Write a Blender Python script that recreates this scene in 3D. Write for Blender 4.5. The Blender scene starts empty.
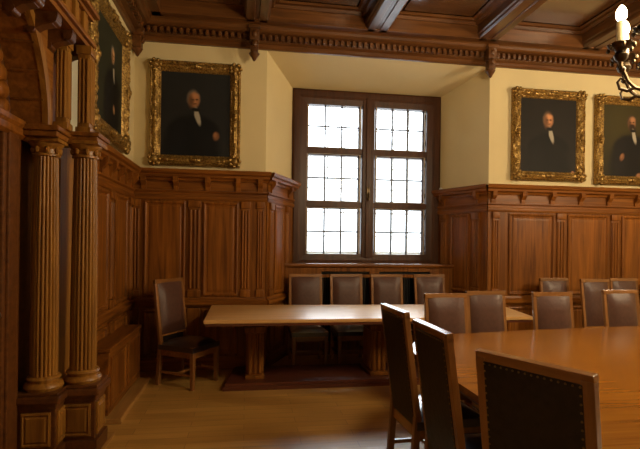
import bpy, bmesh, math, random
from mathutils import Vector, Matrix
random.seed(7)
PI = math.pi
C = bpy.context.scene.collection
SC = bpy.context.scene

# ------------------------------------------------------------------ materials
def nodes_of(name):
    m = bpy.data.materials.new(name); m.use_nodes = True
    nt = m.node_tree; nt.nodes.clear()
    out = nt.nodes.new('ShaderNodeOutputMaterial')
    b = nt.nodes.new('ShaderNodeBsdfPrincipled')
    nt.links.new(b.outputs[0], out.inputs[0])
    return m, nt, b, out

def N(nt, t, **kw):
    n = nt.nodes.new(t)
    for k, v in kw.items(): setattr(n, k, v)
    return n

def mixcol(nt, fac, a, b, blend='MIX'):
    n = N(nt, 'ShaderNodeMix', data_type='RGBA', blend_type=blend)
    for s, v in ((0, fac), (6, a), (7, b)):
        if isinstance(v, bpy.types.NodeSocket): nt.links.new(v, n.inputs[s])
        elif s == 0: n.inputs[0].default_value = v
        else: n.inputs[s].default_value = (*v, 1) if len(v) == 3 else v
    return n.outputs[2]

def wood(name, base, dark, axis='Z', rough=.38, scale=1.0, bump=.12, spec=.5, coat=0.0, vary=.25):
    m, nt, b, out = nodes_of(name)
    tc = N(nt, 'ShaderNodeTexCoord'); mp = N(nt, 'ShaderNodeMapping')
    s = [22 * scale, 22 * scale, 22 * scale]; s['XYZ'.index(axis)] = 1.1 * scale
    mp.inputs['Scale'].default_value = s
    nt.links.new(tc.outputs['Object'], mp.inputs[0])
    oi = N(nt, 'ShaderNodeObjectInfo')
    add = N(nt, 'ShaderNodeVectorMath', operation='ADD')
    mul = N(nt, 'ShaderNodeMath', operation='MULTIPLY'); mul.inputs[1].default_value = 37
    nt.links.new(oi.outputs['Random'], mul.inputs[0])
    nt.links.new(mp.outputs[0], add.inputs[0]); nt.links.new(mul.outputs[0], add.inputs[1])
    n1 = N(nt, 'ShaderNodeTexNoise'); n1.inputs['Scale'].default_value = 1.0; n1.inputs['Detail'].default_value = 6; n1.inputs['Roughness'].default_value = .62
    n1.inputs['Distortion'].default_value = .6
    nt.links.new(add.outputs[0], n1.inputs['Vector'])
    r = N(nt, 'ShaderNodeValToRGB'); r.color_ramp.elements[0].position = .33; r.color_ramp.elements[1].position = .66
    r.color_ramp.elements[0].color = (*dark, 1); r.color_ramp.elements[1].color = (*base, 1)
    nt.links.new(n1.outputs['Fac'], r.inputs[0])
    n2 = N(nt, 'ShaderNodeTexNoise'); n2.inputs['Scale'].default_value = 1.3; n2.inputs['Detail'].default_value = 2
    nt.links.new(tc.outputs['Object'], n2.inputs['Vector'])
    mr = N(nt, 'ShaderNodeMapRange'); mr.inputs[3].default_value = 1 - vary; mr.inputs[4].default_value = 1 + vary
    nt.links.new(n2.outputs['Fac'], mr.inputs[0])
    mr2 = N(nt, 'ShaderNodeMapRange'); mr2.inputs[3].default_value = .88; mr2.inputs[4].default_value = 1.12
    nt.links.new(oi.outputs['Random'], mr2.inputs[0])
    mm = N(nt, 'ShaderNodeMath', operation='MULTIPLY'); nt.links.new(mr.outputs[0], mm.inputs[0]); nt.links.new(mr2.outputs[0], mm.inputs[1])
    hv = N(nt, 'ShaderNodeHueSaturation'); nt.links.new(r.outputs[0], hv.inputs['Color']); nt.links.new(mm.outputs[0], hv.inputs['Value'])
    nt.links.new(hv.outputs[0], b.inputs['Base Color'])
    b.inputs['Roughness'].default_value = rough
    b.inputs['Specular IOR Level'].default_value = spec
    if coat: b.inputs['Coat Weight'].default_value = coat; b.inputs['Coat Roughness'].default_value = .18
    if bump:
        bp = N(nt, 'ShaderNodeBump'); bp.inputs['Strength'].default_value = bump; bp.inputs['Distance'].default_value = .004
        nt.links.new(n1.outputs['Fac'], bp.inputs['Height']); nt.links.new(bp.outputs[0], b.inputs['Normal'])
    return m

def plain(name, col, rough=.5, metal=0, spec=.5, noise=0, nscale=8, bump=0, col2=None):
    m, nt, b, out = nodes_of(name)
    tc = N(nt, 'ShaderNodeTexCoord')
    n1 = N(nt, 'ShaderNodeTexNoise'); n1.inputs['Scale'].default_value = nscale; n1.inputs['Detail'].default_value = 5
    nt.links.new(tc.outputs['Object'], n1.inputs['Vector'])
    c2 = col2 or tuple(max(0, c * (1 - noise)) for c in col)
    r = N(nt, 'ShaderNodeValToRGB'); r.color_ramp.elements[0].position = .35; r.color_ramp.elements[1].position = .65
    r.color_ramp.elements[0].color = (*c2, 1); r.color_ramp.elements[1].color = (*col, 1)
    nt.links.new(n1.outputs['Fac'], r.inputs[0]); nt.links.new(r.outputs[0], b.inputs['Base Color'])
    b.inputs['Roughness'].default_value = rough; b.inputs['Metallic'].default_value = metal
    b.inputs['Specular IOR Level'].default_value = spec
    if bump:
        bp = N(nt, 'ShaderNodeBump'); bp.inputs['Strength'].default_value = bump; bp.inputs['Distance'].default_value = .01
        nt.links.new(n1.outputs['Fac'], bp.inputs['Height']); nt.links.new(bp.outputs[0], b.inputs['Normal'])
    return m

M = {}
M['oak_v'] = wood('panel oak upright grain', (.255, .090, .0125), (.10, .031, .0045), 'Z', .40, spec=.22)
M['oak_x'] = wood('panel oak level grain', (.255, .090, .0125), (.10, .031, .0045), 'X', .40, spec=.22)
M['oak_y'] = wood('panel oak depth grain', (.255, .090, .0125), (.10, .031, .0045), 'Y', .40, spec=.22)
M['portal_v'] = wood('portal oak upright grain', (.31, .145, .024), (.15, .060, .009), 'Z', .38, spec=.35)
M['portal_y'] = wood('portal oak depth grain', (.24, .095, .017), (.115, .04, .007), 'Y', .40, spec=.22)
M['ceil_x'] = wood('ceiling oak', (.135, .053, .014), (.06, .022, .006), 'X', .34, spec=.4)
M['ceil_y'] = wood('ceiling beam oak', (.135, .055, .017), (.06, .023, .007), 'Y', .28)
M['frame_wood'] = wood('dark stained window oak', (.075, .026, .009), (.036, .012, .005), 'Z', .40, spec=.3)
M['table_x'] = wood('golden oak table', (.62, .37, .14), (.47, .255, .085), 'X', .30, 1.0, .04, coat=.25)
M['conf_x'] = wood('polished conference table veneer', (.33, .124, .010), (.205, .067, .005), 'X', .20, .8, .03, coat=.1)
M['base_x'] = wood('dark mahogany', (.135, .036, .016), (.07, .018, .009), 'X', .30)
M['chair_z'] = wood('chair oak', (.27, .118, .032), (.16, .062, .015), 'Z', .30)
M['chair_x'] = wood('chair oak level', (.27, .118, .032), (.16, .062, .015), 'X', .26, coat=.3)
M['leather'] = plain('brown leather', (.085, .036, .024), .42, 0, .35, .2, 30, .12)
M['leather_back'] = plain('dark brown leather', (.020, .012, .009), .5, 0, .25, .4, 30, .25)
M['leather_seat'] = plain('dark seat leather', (.030, .026, .030), .30, 0, .6, .3, 25, .1)
M['leather_seat'].node_tree.nodes['Principled BSDF'].inputs['Coat Weight'].default_value = 1; M['leather_seat'].node_tree.nodes['Principled BSDF'].inputs['Coat Roughness'].default_value = .16
M['brass_nail'] = plain('brass nails', (.20, .125, .05), .4, 1)
M['brass'] = plain('aged brass', (.10, .072, .042), .34, 1, .5, .4, 20)
M['gold'] = plain('gilded carving', (.48, .31, .085), .40, .65, .5, .6, 55, .6, (.13, .065, .018))
M['plaster'] = plain('yellow plaster', (.66, .555, .315), .9, 0, .2, .06, 1.6, .03)
M['iron'] = plain('black iron', (.02, .02, .022), .5, .3)
M['dark'] = plain('shade black void', (.012, .009, .008), .8)  # near-black colour painted as the shade inside the radiator cover
M['lead'] = plain('glazing lead', (.10, .11, .14), .45, .6)
M['bead'] = plain('pale casement bead', (.42, .34, .24), .4, 0, .5, .3, 40)
M['candle'] = plain('ivory candle sleeve', (.80, .68, .40), .5)
M['oak_shaded'] = wood('shade-darkened oak', (.13, .045, .010), (.06, .019, .004), 'Y', .38)  # oak darkened in colour to hold the shade on pedestals and door
M['ceil_panel'] = wood('polished ceiling panel', (.115, .045, .013), (.055, .02, .006), 'X', .17, .8, .03, coat=.5)
M['kerb'] = wood('pale oak kerb', (.44, .23, .06), (.30, .14, .035), 'Y', .4)
M['white'] = plain('white plastic', (.7, .7, .68), .4)

m, nt, b, out = nodes_of('window glass')
nt.nodes.remove(b)
tr = N(nt, 'ShaderNodeBsdfTransparent'); tr.inputs[0].default_value = (.96, .98, .98, 1)
gl = N(nt, 'ShaderNodeBsdfGlossy'); gl.inputs['Roughness'].default_value = .03
fr = N(nt, 'ShaderNodeFresnel'); fr.inputs[0].default_value = 1.45
mx = N(nt, 'ShaderNodeMixShader')
nt.links.new(fr.outputs[0], mx.inputs[0]); nt.links.new(tr.outputs[0], mx.inputs[1]); nt.links.new(gl.outputs[0], mx.inputs[2])
nt.links.new(mx.outputs[0], out.inputs[0])
M['glass'] = m

m, nt, b, out = nodes_of('lit bulb')
nt.nodes.remove(b)
em = N(nt, 'ShaderNodeEmission'); em.inputs[0].default_value = (1, .83, .50, 1); em.inputs[1].default_value = 40
nt.links.new(em.outputs[0], out.inputs[0]); M['bulb'] = m

# parquet floor: boards running across the room
m, nt, b, out = nodes_of('oak parquet')
tc = N(nt, 'ShaderNodeTexCoord')
br = N(nt, 'ShaderNodeTexBrick'); br.inputs['Scale'].default_value = 1.0
br.inputs['Brick Width'].default_value = .85; br.inputs['Row Height'].default_value = .11
br.inputs['Mortar Size'].default_value = .0018; br.inputs['Mortar Smooth'].default_value = .3
br.inputs['Color1'].default_value = (.53, .29, .07, 1); br.inputs['Color2'].default_value = (.42, .22, .05, 1); br.inputs['Mortar'].default_value = (.16, .07, .016, 1)
nt.links.new(tc.outputs['Object'], br.inputs['Vector'])
mp = N(nt, 'ShaderNodeMapping'); mp.inputs['Scale'].default_value = (2, 28, 1); nt.links.new(tc.outputs['Object'], mp.inputs[0])
ns = N(nt, 'ShaderNodeTexNoise'); ns.inputs['Scale'].default_value = 1; ns.inputs['Detail'].default_value = 5; nt.links.new(mp.outputs[0], ns.inputs['Vector'])
mr = N(nt, 'ShaderNodeMapRange'); mr.inputs[3].default_value = .7; mr.inputs[4].default_value = 1.3; nt.links.new(ns.outputs['Fac'], mr.inputs[0])
hv = N(nt, 'ShaderNodeHueSaturation'); nt.links.new(br.outputs['Color'], hv.inputs['Color']); nt.links.new(mr.outputs[0], hv.inputs['Value'])
nt.links.new(hv.outputs[0], b.inputs['Base Color']); b.inputs['Roughness'].default_value = .36; b.inputs['Coat Weight'].default_value = .6; b.inputs['Coat Roughness'].default_value = .30
M['floor'] = m

# painted portraits: a flat picture made of soft elliptical strokes in canvas coordinates
def painting(name, bg1, bg2, strokes):
    m, nt, b, out = nodes_of(name)
    tc = N(nt, 'ShaderNodeTexCoord')
    gr = N(nt, 'ShaderNodeTexNoise'); gr.inputs['Scale'].default_value = 2.2; gr.inputs['Detail'].default_value = 4
    nt.links.new(tc.outputs['Object'], gr.inputs['Vector'])
    col = mixcol(nt, gr.outputs['Fac'], bg1, bg2)
    warp = N(nt, 'ShaderNodeTexNoise'); warp.inputs['Scale'].default_value = 9; nt.links.new(tc.outputs['Object'], warp.inputs['Vector'])
    ws = N(nt, 'ShaderNodeVectorMath', operation='SCALE'); ws.inputs['Scale'].default_value = .03
    nt.links.new(warp.outputs['Color'], ws.inputs[0])
    wa = N(nt, 'ShaderNodeVectorMath', operation='ADD'); nt.links.new(tc.outputs['Object'], wa.inputs[0]); nt.links.new(ws.outputs[0], wa.inputs[1])
    off = N(nt, 'ShaderNodeVectorMath', operation='SUBTRACT'); off.inputs[1].default_value = (.015, .015, .015); nt.links.new(wa.outputs[0], off.inputs[0])
    for (cx, cz, rx, rz, ang, c, soft) in strokes:
        mp = N(nt, 'ShaderNodeMapping', vector_type='TEXTURE')
        mp.inputs['Location'].default_value = (cx, 0, cz); mp.inputs['Rotation'].default_value = (0, math.radians(ang), 0)
        mp.inputs['Scale'].default_value = (rx, 1000, rz)
        nt.links.new(off.outputs[0], mp.inputs[0])
        ln = N(nt, 'ShaderNodeVectorMath', operation='LENGTH'); nt.links.new(mp.outputs[0], ln.inputs[0])
        mr = N(nt, 'ShaderNodeMapRange', interpolation_type='SMOOTHSTEP')
        mr.inputs[1].default_value = 1 + soft; mr.inputs[2].default_value = 1 - soft; mr.inputs[3].default_value = 0; mr.inputs[4].default_value = 1
        nt.links.new(ln.outputs['Value'], mr.inputs[0])
        col = mixcol(nt, mr.outputs[0], col, c)
    nt.links.new(col, b.inputs['Base Color']); b.inputs['Roughness'].default_value = .6; b.inputs['Specular IOR Level'].default_value = .2
    return m

# ------------------------------------------------------------------ mesh helpers
class MB:
    def __init__(s): s.bm = bmesh.new()
    def box(s, x0, x1, y0, y1, z0, z1, bev=0, mat=None):
        r = bmesh.ops.create_cube(s.bm, size=1)
        vs = r['verts']
        for v in vs:
            v.co = Vector((x0 + (v.co.x + .5) * (x1 - x0), y0 + (v.co.y + .5) * (y1 - y0), z0 + (v.co.z + .5) * (z1 - z0)))
        if bev:
            es = list({e for v in vs for e in v.link_edges})
            g = bmesh.ops.bevel(s.bm, geom=es, offset=bev, segments=2, affect='EDGES', profile=.6)
            vs = list({v for f in g['faces'] for v in f.verts} | {v for v in vs if v.is_valid})
        if mat is not None:
            bmesh.ops.transform(s.bm, matrix=mat, verts=vs)
        return vs
    def bar(s, a, b, wx, wy, bev=0, taper=1.0, up=(0, 1, 0)):
        """a square bar from point a to b, cross-section wx by wy"""
        a = Vector(a); b = Vector(b); d = b - a; L = d.length; z = d.normalized()
        y = Vector(up); y = (y - z * y.dot(z)).normalized(); x = y.cross(z)
        vs = []
        for t, k in ((0, 1), (1, taper)):
            for sx, sy in ((-1, -1), (1, -1), (1, 1), (-1, 1)):
                vs.append(s.bm.verts.new(a + d * t + x * sx * wx / 2 * k + y * sy * wy / 2 * k))
        fs = [(3, 2, 1, 0), (4, 5, 6, 7)] + [(i, (i + 1) % 4, 4 + (i + 1) % 4, 4 + i) for i in range(4)]
        faces = [s.bm.faces.new([vs[i] for i in f]) for f in fs]
        if bev:
            bmesh.ops.bevel(s.bm, geom=list({e for f in faces for e in f.edges}), offset=bev, segments=2, affect='EDGES', profile=.6)
    def lathe(s, prof, cx=0, cy=0, cz=0, n=20, mat=None, rad=None):
        """prof: (r, z) list bottom to top; rad(angle, r, z) may modulate the radius"""
        rings = []
        for (r, z) in prof:
            if r < 1e-5:
                rings.append([s.bm.verts.new((cx, cy, cz + z))])
            else:
                ring = []
                for i in range(n):
                    a = 2 * PI * i / n
                    rr = rad(a, r, z) if rad else r
                    ring.append(s.bm.verts.new((cx + rr * math.cos(a), cy + rr * math.sin(a), cz + z)))
                rings.append(ring)
        for A, B in zip(rings, rings[1:]):
            for i in range(max(len(A), len(B))):
                j = (i + 1) % max(len(A), len(B))
                q = [A[i % len(A)], A[j % len(A)], B[j % len(B)], B[i % len(B)]]
                u = []
                for v in q:
                    if v not in u: u.append(v)
                if len(u) > 2: s.bm.faces.new(u)
        for R, rev in ((rings[0], True), (rings[-1], False)):
            if len(R) > 2: s.bm.faces.new(R[::-1] if rev else R)
        if mat is not None:
            bmesh.ops.transform(s.bm, matrix=mat, verts=[v for R in rings for v in R])
    def tube(s, pts, r, n=8, closed=False):
        pts = [Vector(p) for p in pts]; rings = []
        rr = r if isinstance(r, (list, tuple)) else [r] * len(pts)
        prev = None
        for i, p in enumerate(pts):
            a = pts[max(i - 1, 0)]; b = pts[min(i + 1, len(pts) - 1)]
            if closed: a = pts[i - 1]; b = pts[(i + 1) % len(pts)]
            t = (b - a).normalized()
            if prev is None:
                ref = Vector((0, 0, 1)) if abs(t.z) < .9 else Vector((1, 0, 0))
                x = t.cross(ref).normalized()
            else:
                x = (prev - t * prev.dot(t)).normalized()
            prev = x; y = t.cross(x)
            rings.append([s.bm.verts.new(p + (x * math.cos(2 * PI * k / n) + y * math.sin(2 * PI * k / n)) * rr[i]) for k in range(n)])
        prs = list(zip(rings, rings[1:])) + ([(rings[-1], rings[0])] if closed else [])
        for A, B in prs:
            for k in range(n): s.bm.faces.new([A[k], A[(k + 1) % n], B[(k + 1) % n], B[k]])
        if not closed:
            s.bm.faces.new(rings[0][::-1]); s.bm.faces.new(rings[-1])
    def prism(s, poly, a, b):
        """extrude a closed 2-D polygon [(u, v)] from frame a to frame b: callables (u, v) -> point"""
        A = [s.bm.verts.new(a(u, v)) for u, v in poly]; B = [s.bm.verts.new(b(u, v)) for u, v in poly]
        n = len(poly)
        for i in range(n): s.bm.faces.new([A[i], A[(i + 1) % n], B[(i + 1) % n], B[i]])
        s.bm.faces.new(A[::-1]); s.bm.faces.new(B)
    def run(s, poly, x0, x1, m0=0, m1=0):
        """moulding profile poly [(projection towards -y, z)] run along x; ends mitred by m0, m1 times the projection"""
        s.prism(poly, lambda u, v: (x0 + m0 * u, -u, v), lambda u, v: (x1 + m1 * u, -u, v))
    def sweep(s, x0, x1, z0, z1, prof, fill=True, sub=0, jitter=None):
        """mitred rectangular moulding facing -y; prof: (inset, height) from the outside in"""
        loops = []
        for k, (d, h) in enumerate(prof):
            c = [(x0 + d, z0 + d), (x1 - d, z0 + d), (x1 - d, z1 - d), (x0 + d, z1 - d)]
            L = []
            for i in range(4):
                p, q = c[i], c[(i + 1) % 4]
                for t in range(sub + 1):
                    f = t / (sub + 1)
                    y = -h
                    if jitter: y -= jitter(i, f, k)
                    L.append(s.bm.verts.new((p[0] + (q[0] - p[0]) * f, y, p[1] + (q[1] - p[1]) * f)))
            loops.append(L)
        for A, B in zip(loops, loops[1:]):
            n = len(A)
            for i in range(n): s.bm.faces.new([A[i], A[(i + 1) % n], B[(i + 1) % n], B[i]])
        if fill: s.bm.faces.new(loops[-1])
    def ball(s, c, rx, ry, rz, u=10, v=7, mat=None):
        r = bmesh.ops.create_uvsphere(s.bm, u_segments=u, v_segments=v, radius=1)
        for w in r['verts']: w.co = Vector((c[0] + w.co.x * rx, c[1] + w.co.y * ry, c[2] + w.co.z * rz))
        if mat is not None: bmesh.ops.transform(s.bm, matrix=mat, verts=r['verts'])
    def build(s, name, mat, parent=None, smooth=False, loc=None, rotz=None):
        bmesh.ops.recalc_face_normals(s.bm, faces=s.bm.faces[:])
        me = bpy.data.meshes.new(name); s.bm.to_mesh(me); s.bm.free()
        if smooth:
            for p in me.polygons: p.use_smooth = True
            me.set_sharp_from_angle(angle=math.radians(38))
        me.materials.append(M[mat] if isinstance(mat, str) else mat)
        o = bpy.data.objects.new(name, me); C.objects.link(o)
        if parent is not None: o.parent = parent
        if loc is not None: o.location = loc
        if rotz is not None: o.rotation_euler.z = rotz
        return o

def tag(o, label=None, cat=None, group=None, kind=None):
    for k, v in (('label', label), ('category', cat), ('group', group), ('kind', kind)):
        if v: o[k] = v
    return o
def empty(name, loc=(0, 0, 0), rz=0, **kw):
    o = bpy.data.objects.new(name, None); C.objects.link(o); o.location = loc; o.rotation_euler.z = rz
    o.empty_display_size = .1
    return tag(o, **kw)
def copy_tree(o, parent=None):
    c = o.copy(); C.objects.link(c)
    if parent is not None: c.parent = parent
    for ch in list(o.children): copy_tree(ch, c)
    return c

# ------------------------------------------------------------------ dimensions (metres)
XL, XR, YB, YF, YA = -1.30, 8.0, 5.75, -3.2, 6.60       # left, right, back wall, wall behind, alcove window wall
ZC = 4.0                                                # underside of ceiling beams
AX0, AX1, WX0, WX1 = .22, 3.09, .615, 2.775             # alcove mouth and window wall
WZ0, WZ1 = 1.24, 3.64

# ------------------------------------------------------------------ floor and walls
mb = MB(); mb.box(XL - .4, XR + .3, YF - .3, YA + .3, -.12, 0); fl = mb.build('floor', 'floor'); tag(fl, kind='structure')

mb = MB()   # back wall right and left of the alcove, with its splayed jambs and soffit
mb.box(XL - .3, AX0 - .16, YB, YB + .12, 0, 4.3)
mb.box(AX1 + .16, XR + .3, YB, YB + .12, 0, 4.3)
def slab(mb, p):
    """closed prism over a plan polygon between z0 and z1"""
    poly, z0, z1 = p
    mb.prism(poly, lambda u, v: (u, v, z0), lambda u, v: (u, v, z1))
slab(mb, ([(AX0, YB), (WX0, YA), (WX0, YA + .16), (AX0 - .16, YA + .16), (AX0 - .16, YB)], 0, 4.3))
slab(mb, ([(AX1, YB), (AX1 + .16, YB), (AX1 + .16, YA + .16), (WX1, YA + .16), (WX1, YA)], 0, 4.3))
mb.prism([(YB, 3.80), (YA, WZ1), (YA + .16, WZ1), (YA + .16, 4.3), (YB, 4.3)], lambda u, v: (AX0 + .001, u, v), lambda u, v: (AX1 - .001, u, v))
mb.box(WX0 - .02, WX1 + .02, YA, YA + .16, 0, WZ0)
tag(mb.build('wall_back', 'plaster'), kind='structure')

DY0, DY1, DZ = 1.03, 3.91, 3.49
mb = MB()
mb.box(XL - .32, XL, DY1, YB + .1, 0, 4.3); tag(mb.build('wall_left', 'plaster'), kind='structure'); mb = MB()
mb.box(XL - .32, XL, YF, DY0, 0, 4.3); tag(mb.build('wall_left', 'plaster'), kind='structure'); mb = MB()
mb.box(XL - .32, XL, DY0, DY1, DZ, 4.3)
tag(mb.build('wall_left', 'plaster'), kind='structure')
mb = MB(); mb.box(XL - .3, XR + .3, YF - .2, YF, 0, 4.3); tag(mb.build('wall_front', 'plaster'), kind='structure')
mb = MB(); mb.box(XR, XR + .25, YF, YB + .1, 0, 4.3)
tag(mb.build('wall_right', 'plaster'), kind='structure')

# ------------------------------------------------------------------ ceiling: coffers between oak beams
mb = MB(); mb.box(XL - .3, XR + .3, YF - .2, YB + .1, 4.20, 4.32); ceil = mb.build('ceiling', 'ceil_panel'); tag(ceil, kind='structure')
BW = .30; PITCH = 1.40; BX = [.09 + PITCH * k for k in range(6)]
CY = [5.42 - 1.55 * k for k in range(6)]      # front/back edges of the coffer rows
for x in BX:
    mb = MB()
    prof = [(-.15, 4.21), (-.15, 4.06), (-.135, 4.045), (-.135, 4.02), (-.115, 4.0), (-.03, 4.0), (-.022, 4.012), (.022, 4.012), (.03, 4.0), (.115, 4.0), (.135, 4.02), (.135, 4.045), (.15, 4.06), (.15, 4.21)]
    mb.prism(prof, lambda u, v: (x + u, YF, v), lambda u, v: (x + u, 5.46, v))
    mb.build('ceiling_beam', 'ceil_y', ceil)
for y in CY[1:]:
    for xa, xb in zip([XL] + BX, BX + [XR]):
        mb = MB(); mb.box(xa + .12, xb - .12, y - .14, y + .14, 4.02, 4.21, .012); mb.build('cross_beam', 'ceil_x', ceil)
for xa, xb in zip([XL] + BX, BX + [XR]):
    for k, y1 in enumerate(CY[:-1]):
        y0 = CY[k + 1]
        x0 = xa + .15 if xa > XL else XL + .22; x1 = xb - .15 if xb < XR else XR - .2
        yy1 = y1 if k == 0 else y1 - .14; yy0 = y0 + .14
        mb = MB()      # moulding round the coffer, modelled facing -y then laid facing down
        mb.sweep(x0, x1, yy0, yy1, [(0, 0), (0, .05), (.03, .05), (.05, .02), (.09, .02), (.11, .0), (.13, -.0)], False)
        rot = Matrix(((1, 0, 0, 0), (0, 0, 1, 0), (0, 1, 0, 4.20), (0, 0, 0, 1)))
        bmesh.ops.transform(mb.bm, matrix=rot, verts=mb.bm.verts[:])
        mb.build('coffer_moulding', 'ceil_x', ceil)

# ------------------------------------------------------------------ cornice under the ceiling
CORN = [(0, 3.80), (.035, 3.80), (.05, 3.815), (.05, 3.85), (.10, 3.865), (.10, 3.935), (.17, 3.945), (.20, 3.965), (.215, 3.99), (.24, 4.0), (.34, 4.0), (.34, 4.22), (0, 4.22)]
cb = MB(); cb.run(CORN, XL, XR, .0, 0)
corn = cb.build('trim_1', 'ceil_x', loc=(0, YB, 0)); tag(corn, kind='structure')
x = XL + .16; mb = MB()
while x < XR - .1:
    mb.box(x, x + .036, -.145, -.095, 3.872, 3.932, .004); x += .072
mb.build('dentil_band', 'ceil_x', corn)
def pendant(parent, x, y, z=3.99, s=1.0):
    mb = MB()
    mb.box(x - .055 * s, x + .055 * s, y - .02, y + .10, z - .17, z, .012)
    mb.box(x - .07 * s, x + .07 * s, y - .035, y + .10, z - .04, z, .008)
    mb.box(x - .045 * s, x + .045 * s, y - .01, y + .09, z - .30, z - .17, .01)
    mb.lathe([(0, -.40), (.018, -.385), (.03, -.36), (.05, -.335), (.062, -.31), (.05, -.29), (.03, -.28)], x, y + .04, z, 8)
    for dz in (.10, .21): mb.ball((x, y - .02, z - dz), .03, .02, .04)
    mb.build('cornice_pendant', 'ceil_x', parent, True)
for x in (.065, 3.0, 5.8): pendant(corn, x, -.22)
lb = MB()
lb.run(CORN, YF, YB, 0, -.0)
cornl = lb.build('trim_2', 'ceil_x', loc=(XL, 0, 0), rotz=PI / 2); tag(cornl, kind='structure')
mb = MB(); x = YF + .1
while x < YB - .3:
    mb.box(x, x + .036, -.145, -.095, 3.872, 3.932, .004); x += .072
mb.build('dentil_band', 'ceil_x', cornl)
pendant(cornl, 5.62, -.10, 3.97, 1.3)

# ------------------------------------------------------------------ wainscot
def wain(name, L, items, zt, loc, rz, m0=0, m1=0, brackets=(), depth=.03, low=True):
    """panelling along local x from 0 to L facing -y. items: ('p', x0, x1) a panel, ('s', x0, x1) a reeded pilaster"""
    mb = MB(); mb.run([(-.0, 0), (depth, 0), (depth, zt - .06), (0, zt - .06)], 0, L, m0, m1)
    o = mb.build(name, 'oak_v', loc=loc, rotz=rz); tag(o, kind='structure')
    d = depth
    mb = MB(); mb.run([(d, 0), (d + .035, 0), (d + .035, .12), (d + .02, .145), (d, .15)], 0, L, m0, m1); mb.build('plinth', 'oak_x', o)
    mb = MB(); mb.run([(d, .72), (d + .02, .73), (d + .045, .76), (d + .05, .80), (d + .02, .815), (d + .012, .84), (d, .84)], 0, L, m0, m1); mb.build('dado_rail', 'oak_x', o)
    mb = MB(); mb.run([(d, zt - .345), (d + .014, zt - .345), (d + .022, zt - .325), (d + .022, zt - .30), (d + .01, zt - .29), (d + .01, zt - .265), (d + .03, zt - .25), (d + .03, zt - .235), (d + .008, zt - .23), (d + .008, zt - .12), (d, zt - .12)], 0, L, m0, m1); mb.build('frieze', 'oak_x', o)
    mb = MB(); mb.run([(d - .03, zt - .125), (d + .03, zt - .125), (d + .04, zt - .10), (d + .075, zt - .085), (d + .08, zt - .06), (d + .105, zt - .045), (d + .115, zt - .012), (d + .105, zt), (d - .03, zt)], 0, L, m0, m1); mb.build('cap_moulding', 'oak_x', o)
    for x in brackets:
        mb = MB(); w = .028
        poly = [(d, zt - .26), (d + .02, zt - .255), (d + .03, zt - .22), (d + .03, zt - .19), (d + .05, zt - .17), (d + .075, zt - .14), (d + .08, zt - .085), (d, zt - .085)]
        mb.prism(poly, lambda u, v: (x - w, -u, v), lambda u, v: (x + w, -u, v))
        mb.tube([(x - w - .002, -d - .055, zt - .13), (x + w + .002, -d - .055, zt - .13)], .024, 10)
        mb.build('bracket', 'oak_v', o, True)
    for it in items:
        if it[0] == 'p':
            _, a, b = it
            prof = [(0, d), (0, d + .018), (.014, d + .024), (.026, d + .018), (.034, d + .006), (.05, d + .004), (.06, d + .010), (.085, d + .012)]
            mb = MB(); mb.sweep(a, b, .86, zt - .365, prof); mb.build('wall_panel', 'oak_v', o)
            if low: mb = MB(); mb.sweep(a, b, .18, .70, prof); mb.build('lower_panel', 'oak_v', o)
        else:
            _, a, b = it; w = b - a
            mb = MB(); mb.box(a, b, -d - .012, -d, .845, zt - .35, .003)
            n = 3 if w > .07 else 2
            for k in range(n):
                cx = a + w * (k + .5) / n; r = w / n * .36
                mb.tube([(cx, -d - .012, .95), (cx, -d - .012, zt - .46)], r, 10)
            mb.box(a - .006, b + .006, -d - .03, -d, zt - .43, zt - .35, .006)
            mb.box(a - .006, b + .006, -d - .03, -d, .845, .93, .006)
            mb.build('pilaster', 'oak_v', o, True)
            if low:
                mb = MB(); mb.box(a - .004, b + .004, -d - .03, -d, .15, .72, .004); mb.build('pilaster_pedestal', 'oak_v', o)
    return o
ZL, ZR = 2.325, 2.275
wl = wain('trim_3', AX0 + 1.33, [('s', .02, .12), ('p', .17, .63), ('s', .665, .80), ('p', .83, 1.235), ('s', 1.27, 1.37), ('s', 1.455, 1.535)], ZL, (-1.33, YB, 0), 0, 1, .45, [.16, .52, .88, 1.23, 1.49])
wain('trim_4', 1.87, [('s', .03, .13), ('p', .18, .82), ('s', .88, 1.0), ('p', 1.05, 1.55), ('s', 1.63, 1.77)], ZL, (XL - .018, YB - 1.87, 0), PI / 2, 0, -1, [.27, .57, .87, 1.17, 1.47, 1.73], .03)
ang = math.atan2(YA - YB, WX0 - AX0); LS = math.hypot(YA - YB, WX0 - AX0)
wain('trim_5', LS, [('s', .05, .17), ('p', .22, .55), ('s', .60, .72)], ZL, (AX0, YB, 0), ang, -.45, 0, [.10, .70])
ang2 = math.atan2(YB - YA, AX1 - WX1); LS2 = math.hypot(YA - YB, WX1 - AX1)
wain('trim_6', LS2, [('s', .08, .20), ('p', .27, .62), ('s', .68, .80)], ZR, (WX1, YA, 0), ang2, 0, .55, [.14, .76])
items = [('s', .04, .13), ('p', .27, .91)]; x = .95
while x < XR - AX1 - .8:
    items += [('s', x, x + .12), ('p', x + .16, x + .76)]; x += .80
wain('trim_7', XR - AX1, items, ZR, (AX1, YB, 0), 0, -.55, 0, [.04 + .415 * k for k in range(11)])

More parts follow.
